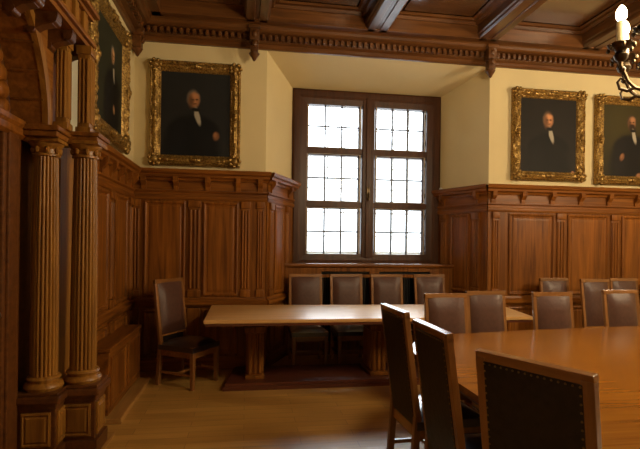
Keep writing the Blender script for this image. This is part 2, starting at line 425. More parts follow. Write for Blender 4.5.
# ------------------------------------------------------------------ window
win = empty('window_1', ((WX0 + WX1) / 2, YA, WZ0), kind='structure')
HX = (WX1 - WX0) / 2; HZ = WZ1 - WZ0
gx = [(-.85, -.13), (.14, .83)]                      # daylight columns, local x
gz = [(.095, .745), (.855, 1.50), (1.61, 2.20)]          # daylight rows, local z
mb = MB()
mb.sweep(-HX, HX, -.10, HZ, [(0, -.1), (0, .03), (.03, .045), (.09, .045), (.12, .03), (.205, .02), (.205, -.1)], False)
mb.build('window_frame', 'frame_wood', win)
mb = MB(); mb.box(-.085, .09, -.035, .09, .06, HZ - .06, .012); mb.box(-.03, .03, -.055, -.03, .06, HZ - .06, .008); mb.build('mullion', 'frame_wood', win)
for z in (.80, 1.555):
    mb = MB(); mb.box(-HX + .12, HX - .12, -.015, .085, z - .042, z + .042, .008); mb.build('transom', 'frame_wood', win)
for (a, b) in gx:
    for (z0, z1) in gz:
        mb = MB()
        mb.sweep(a - .032, b + .032, z0 - .03, z1 + .03, [(0, -.07), (0, -.005), (.006, .0), (.018, .0), (.024, -.012), (.034, -.03), (.034, -.07)], False)
        cs = mb.build('casement', 'frame_wood', win)
        mb = MB(); mb.sweep(a - .026, b + .026, z0 - .024, z1 + .024, [(0, 0), (0, .008), (.017, .008), (.017, 0)], False); mb.build('casement_bead', 'bead', cs)
        mb = MB(); mb.box(a - .01, b + .01, .045, .049, z0 - .01, z1 + .01); mb.build('pane', 'glass', cs)
        mb = MB(); w = (b - a) / 3
        for k in (1, 2): mb.box(a + w * k - .012, a + w * k + .012, .036, .058, z0, z1, .003)
        mb.box(a, b, .038, .056, (z0 + z1) / 2 - .011, (z0 + z1) / 2 + .011, .003)
        mb.build('glazing_bars', 'lead', cs)
        mb = MB(); sx = a - .028 if a < 0 else b + .028
        for hz in (z0 + .1, z1 - .1): mb.tube([(sx, -.008, hz - .035), (sx, -.008, hz + .035)], .008, 8)
        mb.build('hinge', 'brass', cs)
mb = MB(); mb.box(-.022, .022, -.066, -.05, .88, 1.06, .006); mb.tube([(0, -.06, .97), (0, -.10, .97), (.0, -.105, .86)], [.011, .011, .008], 8); mb.build('window_catch', 'brass', win, True)
# second, outer glazing some way behind
mb = MB(); oz = .15
mb.sweep(-HX + .02, HX - .02, .02, HZ - .02, [(0, -oz - .04), (0, -oz), (.12, -oz), (.12, -oz - .04)], False)
mb.box(-.06, .06, oz, oz + .04, .05, HZ - .05); mb.box(-HX + .1, HX - .1, oz, oz + .04, 1.50, 1.58)
ofr = mb.build('outer_sash', 'white', win)
mb = MB()
for (a, b) in gx:
    w = (b - a) / 3
    for k in (1, 2): mb.box(a + w * k - .008 + .06, a + w * k + .008 + .06, oz + .005, oz + .03, .1, HZ - .1)
for z in (.36, .70, 1.05, 1.35, 1.9): mb.box(-HX + .1, HX - .1, oz + .008, oz + .027, z - .007, z + .007)
mb.build('glazing_bars', 'white', ofr)

# ------------------------------------------------------------------ radiator cover under the window
RY = 6.30
rx0, rx1 = .50, 2.90
rc = empty('radiator_cover', ((rx0 + rx1) / 2, RY, 0), label='long oak radiator cover below the window with black grilles', cat='radiator cover')
h = (rx1 - rx0) / 2
mb = MB(); mb.run([(-.30, 1.17), (.03, 1.17), (.045, 1.18), (.05, 1.20), (.045, 1.22), (-.30, 1.22)], -h - .02, h + .02); mb.build('top_board', 'oak_x', rc)
mb = MB()
S = [(-.70, -.035), (.10, .83)]
for a, b in ((-h, S[0][0]), (S[0][1], S[1][0]), (S[1][1], h)): mb.box(a, b, -.012, .02, 0, 1.17, .004)
for z0, z1 in ((1.115, 1.17), (1.035, 1.075), (0, .17)): mb.box(-h, h, -.008, .02, z0, z1)
mb.build('front_frame', 'oak_v', rc)
mb = MB(); mb.box(-h, h, .03, .05, 0, 1.17); mb.build('shade_backing', 'dark', rc)  # black sheet painting the shaded interior behind the slots
for a, b in S:
    mb = MB(); k = a + .02
    while k < b - .01: mb.box(k, k + .012, -.002, .012, .17, 1.035); k += .034
    mb.box(a, b, 0, .012, 1.093, 1.097)
    mb.build('grille', 'iron', rc)

# ------------------------------------------------------------------ portraits
def figure(skin, cx, hz, s, dark, beard=None, hair=(.20, .18, .15), hands=(), turn=1, glow=None):
    """brush strokes, back to front: (x, z, half width, half height, turn in degrees, colour, softness)"""
    k = []
    if glow: k.append((cx - .16 * s, hz - .05 * s, .34 * s, .40 * s, 0, glow, .9))
    k.append((cx - .02 * s, hz - .52 * s, .27 * s, .36 * s, 0, dark, .22))
    k.append((cx - .10 * s, hz - .26 * s, .15 * s, .085 * s, -24, dark, .3))
    k.append((cx + .10 * s, hz - .26 * s, .15 * s, .085 * s, 24, dark, .3))
    k.append((cx - .17 * s, hz - .50 * s, .09 * s, .22 * s, 8, tuple(c * 1.5 for c in dark), .8))
    k.append((cx - .005 * s, hz + .014 * s, .058 * s, .076 * s, 0, hair, .35))
    k.append((cx + .004 * s, hz - .004 * s, .047 * s, .072 * s, 0, skin, .3))
    k.append((cx + .008 * s * turn, hz + .035 * s, .034 * s, .026 * s, 0, tuple(min(1, c * 1.5) for c in skin), .7))
    k.append((cx + .014 * s * turn, hz - .022 * s, .020 * s, .018 * s, 0, tuple(min(1, c * 1.3) for c in skin), .8))
    k.append((cx - .032 * s * turn, hz - .015 * s, .022 * s, .06 * s, 0, tuple(c * .4 for c in skin), .8))
    for sx in (-.018, .022): k.append((cx + sx * s, hz + .004 * s, .014 * s, .008 * s, 0, tuple(c * .3 for c in skin), .7))
    k.append((cx + .004 * s * turn, hz - .018 * s, .006 * s, .016 * s, 0, tuple(min(1, c * 1.5) for c in skin), .7))
    k.append((cx + .004 * s, hz - .042 * s, .018 * s, .006 * s, 0, tuple(c * .35 for c in skin), .7))
    if beard: k.append((cx + .004 * s, hz - .066 * s, .044 * s, .05 * s, 0, beard, .4)); k.append((cx + .003 * s, hz - .036 * s, .03 * s, .009 * s, 0, beard, .5))
    k.append((cx + .034 * s, hz - .165 * s, .024 * s, .085 * s, -14 * turn, (.36, .33, .26), .35))
    k.append((cx + .016 * s, hz - .10 * s, .04 * s, .018 * s, 0, (.008, .007, .007), .4))
    for (hx, hzz, hr, an) in hands:
        k.append((cx + hx * s, hz + hzz * s, .034 * hr * s, .050 * hr * s, an, tuple(c * .7 for c in skin), .45))
        k.append((cx + (hx - .006) * s, hz + (hzz + .012) * s, .018 * hr * s, .026 * hr * s, an, skin, .6))
    return k
def portrait(loc, rz, w, hgt, fw, label, paint, seed):
    p = empty('framed_portrait', loc, rz, label=label, cat='painting', group='gilt framed portraits on the plaster walls')
    rnd = random.Random(seed)
    nz = {}
    def jit(i, f, k):
        key = (i, round(f, 4), k)
        if key not in nz: nz[key] = 0
        if k in (0, 1, 8, 9): return 0
        a = 34 * (hgt if i % 2 else w)
        return .009 * math.sin(f * a + k * 1.7) * math.cos(f * a * .53 + i + k) + rnd.uniform(-.005, .006)
    mb = MB()
    prof = [(0, 0), (0, .055), (.018, .075), (fw * .25, .06), (fw * .40, .075), (fw * .55, .085), (fw * .70, .07), (fw * .82, .05), (fw * .9, .05), (fw, .03)]
    mb.sweep(-w / 2, w / 2, 0, hgt, prof, False, 46, jit)
    fr = mb.build('gilt_frame', 'gold', p, True)
    for sx in (-1, 1):
        for sz in (0, 1):
            mb = MB(); cx = sx * (w / 2 - fw * .5); cz = fw * .5 if sz == 0 else hgt - fw * .5
            mb.ball((cx, -.07, cz), fw * .34, .04, fw * .34)
            for q in range(7):
                a = 2 * PI * q / 7 + seed
                mb.ball((cx + math.cos(a) * fw * .45, -.066, cz + math.sin(a) * fw * .45), fw * .20, .03, fw * .20, 8, 6)
            for dx, dz in ((-sx, 0), (0, 1 if sz == 0 else -1)):
                for t in (1.05, 1.5): mb.ball((cx + dx * fw * t, -.066, cz + dz * fw * t), fw * (.26 if dx else .17), .026, fw * (.17 if dx else .26), 8, 6)
            mb.build('corner_ornament', 'gold', p, True)
    for i, (cx, cz) in enumerate(((0, fw * .5), (0, hgt - fw * .5), (-w / 2 + fw * .5, hgt / 2), (w / 2 - fw * .5, hgt / 2))):
        mb = MB(); mb.ball((cx, -.075, cz), fw * (.55 if i < 2 else .26), .03, fw * (.26 if i < 2 else .55)); mb.ball((cx, -.095, cz), fw * .18, .02, fw * .18)
        mb.build('frame_boss', 'gold', p, True)
    mb = MB(); mb.box(-w / 2 + fw * .8, w / 2 - fw * .8, -.032, -.004, -hgt / 2 + fw * .8, hgt / 2 - fw * .8)
    cv = mb.build('canvas', paint, p, loc=(0, 0, hgt / 2))
    return p
p1 = painting('portrait of a white-haired sitter', (.012, .013, .014), (.022, .022, .022), figure((.30, .135, .06), -.02, .17, 1.18, (.0055, .006, .0075), hair=(.16, .13, .10), hands=[(.215, -.35, .85, 0)]))
p2 = painting('portrait of a bald sitter', (.009, .008, .007), (.017, .013, .010), figure((.40, .18, .08), .0, .20, 1.18, (.0055, .005, .0045), hair=(.15, .09, .05), hands=[(.30, -.58, .5, 40)]))
p3 = painting('portrait of a bearded sitter', (.014, .012, .006), (.026, .021, .008), figure((.26, .12, .055), .03, .25, 1.12, (.007, .006, .006), beard=(.030, .016, .010), hair=(.05, .032, .02), hands=[(-.13, -.42, .85, 30), (.10, -.64, .9, 60)], glow=(.045, .036, .010)))
p4 = painting('portrait beside the doorway', (.016, .019, .012), (.030, .033, .020), figure((.34, .19, .09), .12, .22, .95, (.007, .007, .007), hands=[(.05, -.52, .85, 0)]))
portrait((-.60, YB - .005, 2.375), 0, 1.03, 1.21, .125, 'gilt framed portrait of a white-haired man, left of the window', p1, 1)
portrait((3.905, YB - .005, 2.35), 0, 1.03, 1.19, .12, 'gilt framed portrait of a balding man in black coat, right of the window', p2, 2)
portrait((5.105, YB - .005, 2.33), 0, 1.03, 1.19, .12, 'gilt framed portrait of a dark bearded man with folded hands, below the chandelier', p3, 3)
portrait((XL + .01, 4.60, 2.40), PI / 2, 1.20, 1.22, .16, 'gilt framed portrait seen edge-on between carved portal and room corner', p4, 4)

# small fitting fixed by the window frame
t = empty('wall_sensor', (WX1 + .02, YA - .06, 2.22), label='small black and white sensor fixed beside the window frame', cat='sensor')
mb = MB(); mb.box(-.035, .025, -.09, .05, -.07, .03, .012); mb.tube([(-.02, -.05, .02), (-.045, -.07, .06)], .024, 10); mb.build('bracket', 'iron', t, True)
mb = MB(); mb.ball((-.05, -.075, .065), .026, .03, .026); mb.build('sensor_head', 'white', t, True)

# ------------------------------------------------------------------ carved portal on the left wall
po = empty('carved_portal', (-1.3, 2.47, 0), label='carved oak portal with fluted columns and round arch on left wall', cat='doorway')
OX, OY = 1.3, -2.47
def P(mb, name, mat, smooth=False, parent=None):
    bmesh.ops.translate(mb.bm, vec=(OX, OY, 0), verts=mb.bm.verts[:])
    return mb.build(name, mat, parent or po, smooth)
AYC, ARAD, AZ = 2.47, .82, 2.20
def flute(a, r, z):
    return r * (1 - .13 * (1 - abs(math.sin(a * 10))) ** 1.2)
for side in (1, -1):
    def Y(y): return y if side > 0 else 2 * AYC - y
    def bx(mb, x0, x1, y0, y1, z0, z1, bev=0):
        a, b = Y(y0), Y(y1); mb.box(x0, x1, min(a, b), max(a, b), z0, z1, bev)
    # pier behind the columns
    mb = MB(); bx(mb, -1.62, -1.30, 3.60, 3.88, 0, 2.24, .004); bx(mb, -1.62, -1.50, 3.32, 3.62, 0, 2.14); P(mb, 'pier', 'portal_v')
    for (cx, cy, hw, ph, r0, zt) in ((-1.335, 3.45, .135, .50, .085, 2.05), (-1.135, 3.60, .135, .50, .088, 2.07)):
        mb = MB()
        bx(mb, cx - hw, cx + hw, cy - hw, cy + hw, 0, .12, .006)
        bx(mb, cx - hw + .02, cx + hw - .02, cy - hw + .02, cy + hw - .02, .12, ph - .09, .004)
        bx(mb, cx - hw + .01, cx + hw - .01, cy - hw + .01, cy + hw - .01, ph - .11, ph - .07, .008)
        bx(mb, cx - hw - .015, cx + hw + .015, cy - hw - .015, cy + hw + .015, ph - .07, ph - .02, .012)
        bx(mb, cx - hw, cx + hw, cy - hw, cy + hw, ph - .02, ph, .006)
        pd = P(mb, 'pedestal', 'oak_shaded')
        for face in ('f', 's'):
            mb = MB(); q = hw - .045
            prof = [(0, 0), (0, .012), (.012, .016), (.022, .008), (.035, .016)]
            mb.sweep(-q, q, .15, ph - .13, prof)
            if face == 'f': T = Matrix.Translation((cx, Y(cy) - hw + .02, 0))
            else: T = Matrix.Translation((cx + hw - .02, Y(cy), 0)) @ Matrix.Rotation(PI / 2, 4, 'Z')
            bmesh.ops.transform(mb.bm, matrix=T, verts=mb.bm.verts[:])
            P(mb, 'raised_panel', 'portal_v', parent=pd)  # lighter oak than the pedestal paints the panel as lit
        mb = MB(); mb.lathe([(r0 + .028, 0), (r0 + .036, .02), (r0 + .028, .04), (r0 + .012, .05), (r0 + .014, .062), (r0 + .022, .072), (r0 + .014, .085), (r0 + .002, .09)], cx, Y(cy), ph, 28)
        col = P(mb, 'column', 'portal_v', True)
        mb = MB(); H0 = zt - ph - .09
        mb.lathe([(r0, 0), (r0, H0 * .3), (r0 * .95, H0 * .65), (r0 * .86, H0)], cx, Y(cy), ph + .09, 120, rad=flute)
        P(mb, 'shaft', 'portal_v', True, col)
        mb = MB(); rt = r0 * .86
        mb.lathe([(rt, 0), (rt + .012, .004), (rt + .012, .016), (rt + .002, .022), (rt + .002, .05), (rt + .014, .062), (rt + .03, .08), (rt + .032, .09)], cx, Y(cy), zt, 28)
        bx(mb, cx - rt - .04, cx + rt + .04, cy - rt - .04, cy + rt + .04, zt + .09, zt + .115, .006)
        for q in range(8):
            a = 2 * PI * q / 8 + .39
            mb.ball((cx + math.cos(a) * (rt + .008), Y(cy) + math.sin(a) * (rt + .008), zt + .045), .016, .016, .024, 8, 6)
        P(mb, 'capital', 'portal_v', True, col)
    # imposts carrying the arch and the upper order
    mb = MB(); bx(mb, -1.60, -1.215, 3.29, 3.60, 2.165, 2.20, .006); bx(mb, -1.60, -1.20, 3.275, 3.60, 2.20, 2.235, .008)
    bx(mb, -1.60, -1.03, 3.50, 3.74, 2.185, 2.215, .006); bx(mb, -1.60, -1.015, 3.485, 3.755, 2.215, 2.245, .008)
    P(mb, 'impost', 'portal_y')
    for (x0, x1, y0, y1) in ((-1.275, -1.205, 3.42, 3.50), (-1.18, -1.10, 3.55, 3.65)):
        mb = MB(); bx(mb, x0, x1, y0, y1, 2.24, 2.86, .004)
        bx(mb, x0 - .01, x1 + .012, y0 - .012, y1 + .012, 2.24, 2.29, .006); bx(mb, x0 - .01, x1 + .012, y0 - .012, y1 + .012, 2.80, 2.86, .006)
        for k in range(3):
            cx = x0 + (x1 - x0) * (k + .5) / 3
            mb.tube([(cx, Y(y0), 2.32), (cx, Y(y0), 2.77)], (x1 - x0) * .11, 8)
            cy = y0 + (y1 - y0) * (k + .5) / 3
            mb.tube([(x1, Y(cy), 2.32), (x1, Y(cy), 2.77)], (y1 - y0) * .11, 8)
        P(mb, 'upper_pilaster', 'portal_v', True)
    mb = MB(); bx(mb, -1.62, -1.345, 3.48, 3.72, 2.24, 2.9); P(mb, 'upper_pier', 'base_x')
# arch: soffit ring, front face with the spandrels
mb = MB(); n = 28
inner = [(AYC + ARAD * math.cos(PI * i / n), AZ + .02 + ARAD * math.sin(PI * i / n)) for i in range(n + 1)]
outer = [(AYC + .95, AZ + .02)] + [(AYC + .95, 3.05), (AYC - .95, 3.05)] + [(AYC - .95, AZ + .02)]
def ring(xf, xb):
    f = [mb.bm.verts.new((xf, y, z)) for y, z in inner]; b_ = [mb.bm.verts.new((xb, y, z)) for y, z in inner]
    top = [mb.bm.verts.new((xf, AYC + (ARAD + .13) * (1 if i < n / 2 else -1) if i in (0, n) else AYC + (ARAD + .13) * max(-1, min(1, 1.35 * math.cos(PI * i / n))), 3.05 if 0 < i < n else AZ + .02)) for i in range(n + 1)]
    for i in range(n):
        mb.bm.faces.new([f[i], f[i + 1], b_[i + 1], b_[i]])
        mb.bm.faces.new([f[i], top[i], top[i + 1], f[i + 1]])
ring(-1.29, -1.488)
arch = P(mb, 'arch_soffit', 'portal_y')
mb = MB()
for k, (ra, rb, xo) in enumerate(((ARAD - .004, ARAD + .05, -1.265), (ARAD + .05, ARAD + .085, -1.275))):
    for i in range(n):
        a0, a1 = PI * i / n, PI * (i + 1) / n
        pts = [(AYC + r * math.cos(a), AZ + .02 + r * math.sin(a)) for a, r in ((a0, ra), (a1, ra), (a1, rb), (a0, rb))]
        mb.prism(pts, lambda u, v: (xo, u, v), lambda u, v: (-1.30, u, v))
bmesh.ops.remove_doubles(mb.bm, verts=mb.bm.verts[:], dist=1e-5)
P(mb, 'archivolt', 'portal_v')
for i in range(1, 15):      # strips across the arch soffit
    a = PI * i / 15
    c = Vector((-1.375, AYC + (ARAD - .004) * math.cos(a), AZ + .02 + (ARAD - .004) * math.sin(a)))
    T = Matrix.Translation(c) @ Matrix.Rotation(a, 4, 'X')
    mb = MB(); mb.box(-.085, .085, -.006, .006, -.006, .006, 0, T); P(mb, 'soffit_strip', 'portal_y', False, arch)
# entablature
y0, y1 = 2 * AYC - 3.70, 3.70
mb = MB()
mb.box(-1.5, -1.13, y0, y1, 2.87, 2.90); mb.box(-1.5, -1.105, y0 - .012, y1 + .012, 2.90, 2.935, .006)
mb.box(-1.5, -1.15, y0 + .03, y1 - .03, 2.935, 3.09)
mb.box(-1.5, -1.12, y0, y1, 3.09, 3.115, .004); mb.box(-1.5, -1.085, y0 - .02, y1 + .02, 3.115, 3.15, .008)
en = P(mb, 'entablature', 'portal_y')
k = y0 + .09
while k < y1 - .05:
    mb = MB(); mb.box(-1.155, -1.125, k - .035, k + .035, 2.94, 3.085, .006); P(mb, 'frieze_block', 'portal_v', False, en)
    k += .17
k = y0 + .12
while k < y1:
    mb = MB()
    poly = [(-1.33, 2.87), (-1.14, 2.87), (-1.14, 2.84), (-1.17, 2.80), (-1.23, 2.785), (-1.27, 2.76), (-1.33, 2.74)]
    mb.prism(poly, lambda u, v: (u, k - .035, v), lambda u, v: (u, k + .035, v))
    mb.tube([(-1.17, k - .04, 2.83), (-1.17, k + .04, 2.83)], .028, 10); mb.tube([(-1.29, k - .04, 2.765), (-1.29, k + .04, 2.765)], .026, 10)
    P(mb, 'modillion', 'oak_shaded', True, en)
    k += .25
mb = MB(); mb.box(-1.5, -1.20, y0 + .04, y1 - .04, 3.15, 3.42, .006); mb.box(-1.5, -1.16, y0, y1, 3.42, 3.48, .012); P(mb, 'attic_panel', 'portal_y', False, en)
# plinth step
mb = MB(); mb.box(-1.28, -.985, 3.40, 3.875, 0, .02, .004); P(mb, 'plinth_step', 'kerb')
mb = MB(); mb.box(-1.28, -.985, 2 * AYC - 3.875, 2 * AYC - 3.40, 0, .02, .004); P(mb, 'plinth_step', 'kerb')

# the door inside the arch
dr = empty('door_1', (-1.49, AYC, 0), PI / 2, kind='structure')
w = .86
mb = MB(); mb.box(-1.39, 1.39, 0, .04, 0, 3.48); mb.build('door_leaf', 'oak_shaded', dr)
for sx in (-1, 1):
    mb = MB(); a, b = sorted((sx * .63, sx * .855)); mb.box(a, b, -.05, .01, 0, 2.2, .01); mb.box(a + .04, b - .06, -.065, -.04, 0, 2.2, .008); mb.build('door_jamb', 'oak_shaded', dr)
mb = MB(); mb.run([(0, 2.14), (.05, 2.14), (.075, 2.16), (.075, 2.20), (.09, 2.22), (.09, 2.25), (0, 2.27)], -.87, .87); mb.build('transom_rail', 'oak_y', dr)
for z0, z1 in ((.15, .75), (.85, 1.35), (1.45, 2.08)):
    for sx in (-1, 1):
        a, b = sorted((sx * .05, sx * .58)); mb = MB()
        mb.sweep(a, b, z0, z1, [(0, 0), (0, .02), (.03, .03), (.05, .012), (.09, .018)]); mb.build('door_panel', 'oak_shaded', dr)
mb = MB(); rnd = random.Random(5)
for r, cnt in ((.70, 22), (.55, 16), (.38, 11), (.2, 6)):
    for i in range(cnt):
        a = PI * (i + .5) / cnt
        mb.ball((r * math.cos(a), -.01, 2.26 + r * math.sin(a)), .05 + rnd.uniform(0, .02), .035, .04 + rnd.uniform(0, .02), 8, 6)
mb.build('carved_tympanum', 'oak_v', dr, True)
mb = MB(); mb.ball((.56, -.05, 1.05), .03, .03, .03); mb.tube([(.56, 0, 1.05), (.56, -.05, 1.05)], .012); mb.build('door_knob', 'brass', dr, True)

# ------------------------------------------------------------------ chest bench along the left wall
be = empty('bench_chest', (-1.18, 4.70, 0), label='low panelled oak chest bench along left wall by the corner', cat='bench')
mb = MB(); mb.box(-.10, .095, -.60, .58, .575, .61, .008); mb.build('lid', 'oak_y', be)
mb = MB(); mb.box(-.10, .08, -.59, .57, .06, .575, .004); mb.build('body', 'oak_y', be)
for a, b in ((-.54, -.05), (.03, .52)):
    mb = MB(); mb.sweep(a, b, .12, .53, [(0, 0), (0, .010), (.015, .014), (.03, .004), (.06, .008)])
    bmesh.ops.transform(mb.bm, matrix=Matrix.Translation((.08, 0, 0)) @ Matrix.Rotation(PI / 2, 4, 'Z'), verts=mb.bm.verts[:])
    mb.build('front_panel', 'oak_v', be)
mb = MB(); mb.box(-.10, .19, -.62, .58, 0, .045, .008); mb.build('plinth', 'kerb', be)

# ------------------------------------------------------------------ chairs
W, D, HC = .435, .46, 1.09
def make_chair(label, group):
    t = empty('leather_chair', label=label, cat='chair', group=group)
    hw, hd = W / 2 - .022, D / 2 - .022
    lean = .085
    for sx in (-1, 1):      # rear legs run up as back posts
        mb = MB()
        mb.bar((sx * hw, hd + .03, 0), (sx * hw, hd, .46), .040, .040, .004)
        mb.bar((sx * hw, hd, .44), (sx * hw, hd + lean, HC - .02), .042, .034, .004)
        mb.build('leg', 'chair_z', t)
    for sx in (-1, 1):
        mb = MB(); mb.bar((sx * hw, -hd, .43), (sx * hw, -hd, 0), .046, .046, .004, .78); mb.build('leg', 'chair_z', t)
    mb = MB()
    mb.box(-hw, hw, -hd - .018, -hd + .012, .315, .40, .004); mb.box(-hw, hw, hd - .012, hd + .014, .315, .40, .004)
    for sx in (-1, 1): mb.box(sx * hw - .014, sx * hw + .014, -hd, hd, .315, .40, .004)
    mb.build('seat_frame', 'chair_x', t)
    mb = MB()
    for sx in (-1, 1): mb.box(sx * hw - .010, sx * hw + .010, -hd, hd + .01, .13, .155, .003)
    mb.box(-hw, hw, -.011, .011, .13, .155, .003)
    mb.build('stretcher', 'chair_x', t)
    # seat cushion: a domed pad
    mb = MB(); n = 8; g = []
    for j in range(n + 1):
        row = []
        for i in range(n + 1):
            u, v = i / n * 2 - 1, j / n * 2 - 1
            e = (1 - u ** 4) * (1 - v ** 4)
            row.append(mb.bm.verts.new((u * (W / 2 + .004), v * (D / 2 - .004) - .006, .425 + .06 * e)))
        g.append(row)
    for j in range(n):
        for i in range(n): mb.bm.faces.new([g[j][i], g[j][i + 1], g[j + 1][i + 1], g[j + 1][i]])
    edge = [g[0][i] for i in range(n + 1)] + [g[j][n] for j in range(1, n + 1)] + [g[n][i] for i in range(n - 1, -1, -1)] + [g[j][0] for j in range(n - 1, 0, -1)]
    low = [mb.bm.verts.new((v.co.x, v.co.y, .375)) for v in edge]
    for i in range(len(edge)): k = (i + 1) % len(edge); mb.bm.faces.new([edge[i], edge[k], low[k], low[i]])
    mb.bm.faces.new(low)
    mb.build('seat', 'leather_seat', t, True)
    # tilt matrix of the back plane
    ang = math.atan2(lean, HC - .45)
    T = Matrix.Translation((0, hd, .45)) @ Matrix.Rotation(-ang, 4, 'X')
    def tilted(mb): bmesh.ops.transform(mb.bm, matrix=T, verts=mb.bm.verts[:])
    Lb = math.hypot(lean, HC - .45)
    mb = MB(); mb.box(-W / 2 + .001, W / 2 - .001, -.018, .018, Lb - .045, Lb, .004); tilted(mb); mb.build('top_rail', 'chair_x', t)
    mb = MB(); mb.box(-hw, hw, -.015, .015, .05, .095, .003); tilted(mb); mb.build('lower_rail', 'chair_x', t)
    # front pad, slightly domed
    mb = MB(); n = 8; g = []; px, z0, z1 = W / 2 - .034, .07, Lb - .034
    for j in range(n + 1):
        row = []
        for i in range(n + 1):
            u, v = i / n * 2 - 1, j / n * 2 - 1
            e = max(0, (1 - u ** 4) * (1 - v ** 4))
            row.append(mb.bm.verts.new((u * px, -.017 - .036 * e ** .8, z0 + (z1 - z0) * j / n)))
        g.append(row)
    for j in range(n):
        for i in range(n): mb.bm.faces.new([g[j][i], g[j][i + 1], g[j + 1][i + 1], g[j + 1][i]])
    edge = [g[0][i] for i in range(n + 1)] + [g[j][n] for j in range(1, n + 1)] + [g[n][i] for i in range(n - 1, -1, -1)] + [g[j][0] for j in range(n - 1, 0, -1)]
    low = [mb.bm.verts.new((v.co.x, .0, v.co.z)) for v in edge]
    for i in range(len(edge)): k = (i + 1) % len(edge); mb.bm.faces.new([edge[i], edge[k], low[k], low[i]])
    mb.bm.faces.new(low); tilted(mb)
    bk = mb.build('backrest', 'leather', t, True)
    # leather panel covering the rear, down past the seat
    mb = MB(); mb.box(-W / 2 + .036, W / 2 - .036, .012, .022, -.07, Lb - .036, .004); tilted(mb)
    bp = mb.build('back_cover', 'leather_back', t)
    def nails(y, z0, z1, parent):
        mb = MB(); xx = W / 2 - .042
        pts = [(-xx + 2 * xx * i / 15, z1) for i in range(16)] + [(s_ * xx, z0 + (z1 - z0) * i / 22) for s_ in (-1, 1) for i in range(22)]
        for (x, z) in pts:
            r = bmesh.ops.create_uvsphere(mb.bm, u_segments=6, v_segments=4, radius=.0045)
            for v in r['verts']: v.co += Vector((x, y, z))
        tilted(mb); mb.build('nail_heads', 'brass_nail', parent)
    nails(-.0185, .09, Lb - .042, bk); nails(.0225, -.04, Lb - .044, bp)
    return t
G1, G2, G3 = 'leather chairs behind the long side table', 'leather chairs around the conference table', 'leather chairs against the right-hand panelling'
chair0 = make_chair('brown leather chair standing alone in the corner left of the side table', 'leather chairs of the room')
chair0.location = (-.585, 5.19, 0); chair0.rotation_euler.z = math.radians(57)
def place(xt, yt, deg, label, group, sc=None):
    """xt, yt: where the middle of the top rail stands"""
    a = math.radians(deg); off = D / 2 - .022 + .085
    c = copy_tree(chair0)
    c.location = (xt + math.sin(a) * off, yt - math.cos(a) * off, 0); c.rotation_euler.z = a
    c['label'] = label; c['group'] = group
    if sc: c.scale = sc
    return c
for i, (x, w_) in enumerate(((.768, 'first brown leather chair from the left behind the side table'), (1.308, 'second brown leather chair from the left behind the side table'), (1.86, 'third brown leather chair from the left behind the side table'), (2.455, 'fourth brown leather chair behind the side table, right below window corner'))):
    place(x, 6.15 + (0, .01, 0, 0)[i], (0, 2, -1, 1)[i], w_, G1)
place(.945, 2.95, 93, 'high-backed leather chair seen from behind, the farthest at conference table left end', G2)
place(.925, 2.28, 91, 'high-backed leather chair seen from behind, middle one at conference table left end', G2)
place(1.005, 1.555, 117, 'nearest leather chair seen from behind with nail-studded dark back, beside table corner', G2, (1.02, 1, 1))
place(1.715, 3.93, 0, 'tan-topped leather chair facing out across conference table, partly behind near chair back', G2, (.885, .95, .985))
place(2.19, 4.13, 1, 'matt brown leather chair at conference table far side, against the side table end', G2, (.885, .95, .985))
place(2.785, 4.01, -2, 'leather chair with gilt-studded frame at conference table far side, second from right', G2, (.885, .95, .985))
place(3.635, 4.19, 2, 'leather chair at conference table far side, rightmost in the picture', G2, (.885, .95, .985))
place(3.865, 5.53, 0, 'leather chair against right panelling, half hidden behind a table chair', G3, (.90, .95, 1.0))
place(4.28, 5.33, 0, 'leather chair against right panelling, standing furthest forward of its row, below first right portrait', G3, (.90, .95, 1.0))
place(4.845, 5.52, -1, 'leather chair against right panelling, directly below the second right portrait', G3, (.90, .95, 1.0))
place(5.32, 5.52, 0, 'leather chair against right panelling, cut by the picture edge', G3, (.90, .95, 1.0))

# ------------------------------------------------------------------ long side table
st = empty('side_table', (1.33, 5.0, 0), label='long golden oak trestle table below the window', cat='table')
poly = [(-1.715, -.45), (1.63, -.46), (1.80, .54), (-1.72, .65)]
def inset(poly, d):
    cx = sum(p[0] for p in poly) / len(poly); cy = sum(p[1] for p in poly) / len(poly)
    return [(p[0] - math.copysign(d, p[0] - cx), p[1] - math.copysign(d, p[1] - cy)) for p in poly]
mb = MB(); mb.prism(poly, lambda u, v: (u, v, .725), lambda u, v: (u, v, .76)); bmesh.ops.bevel(mb.bm, geom=mb.bm.edges[:], offset=.006, segments=2, affect='EDGES'); mb.build('tabletop', 'table_x', st)
pi = inset(poly, .012); mb = MB(); mb.prism(pi, lambda u, v: (u, v, .70), lambda u, v: (u, v, .727)); mb.build('edge_moulding', 'base_x', st)
pi = inset(poly, .30); mb = MB(); mb.prism(pi, lambda u, v: (u, v, .665), lambda u, v: (u, v, .702)); mb.build('apron', 'base_x', st)
for x in (-1.225, .11, 1.35):
    mb = MB(); mb.box(x - .10, x + .10, -.02, .42, .07, .11, .01); mb.box(x - .11, x + .11, -.06, .46, .56, .625, .012)
    mb.box(x - .075, x + .075, .02, .38, .10, .57, .006)
    for k in (-.05, 0, .05): mb.tube([(x + k, .02, .13), (x + k, .02, .54)], .02, 10)
    for k in range(5): mb.tube([(x - .075, .06 + .07 * k, .13), (x - .075, .06 + .07 * k, .54)], .018, 8); mb.tube([(x + .075, .06 + .07 * k, .13), (x + .075, .06 + .07 * k, .54)], .018, 8)
    mb.build('leg', 'oak_v', st, True)
mb = MB(); ft = [(-1.545, -.155), (1.52, -.155), (1.44, .52), (-1.46, .52)]
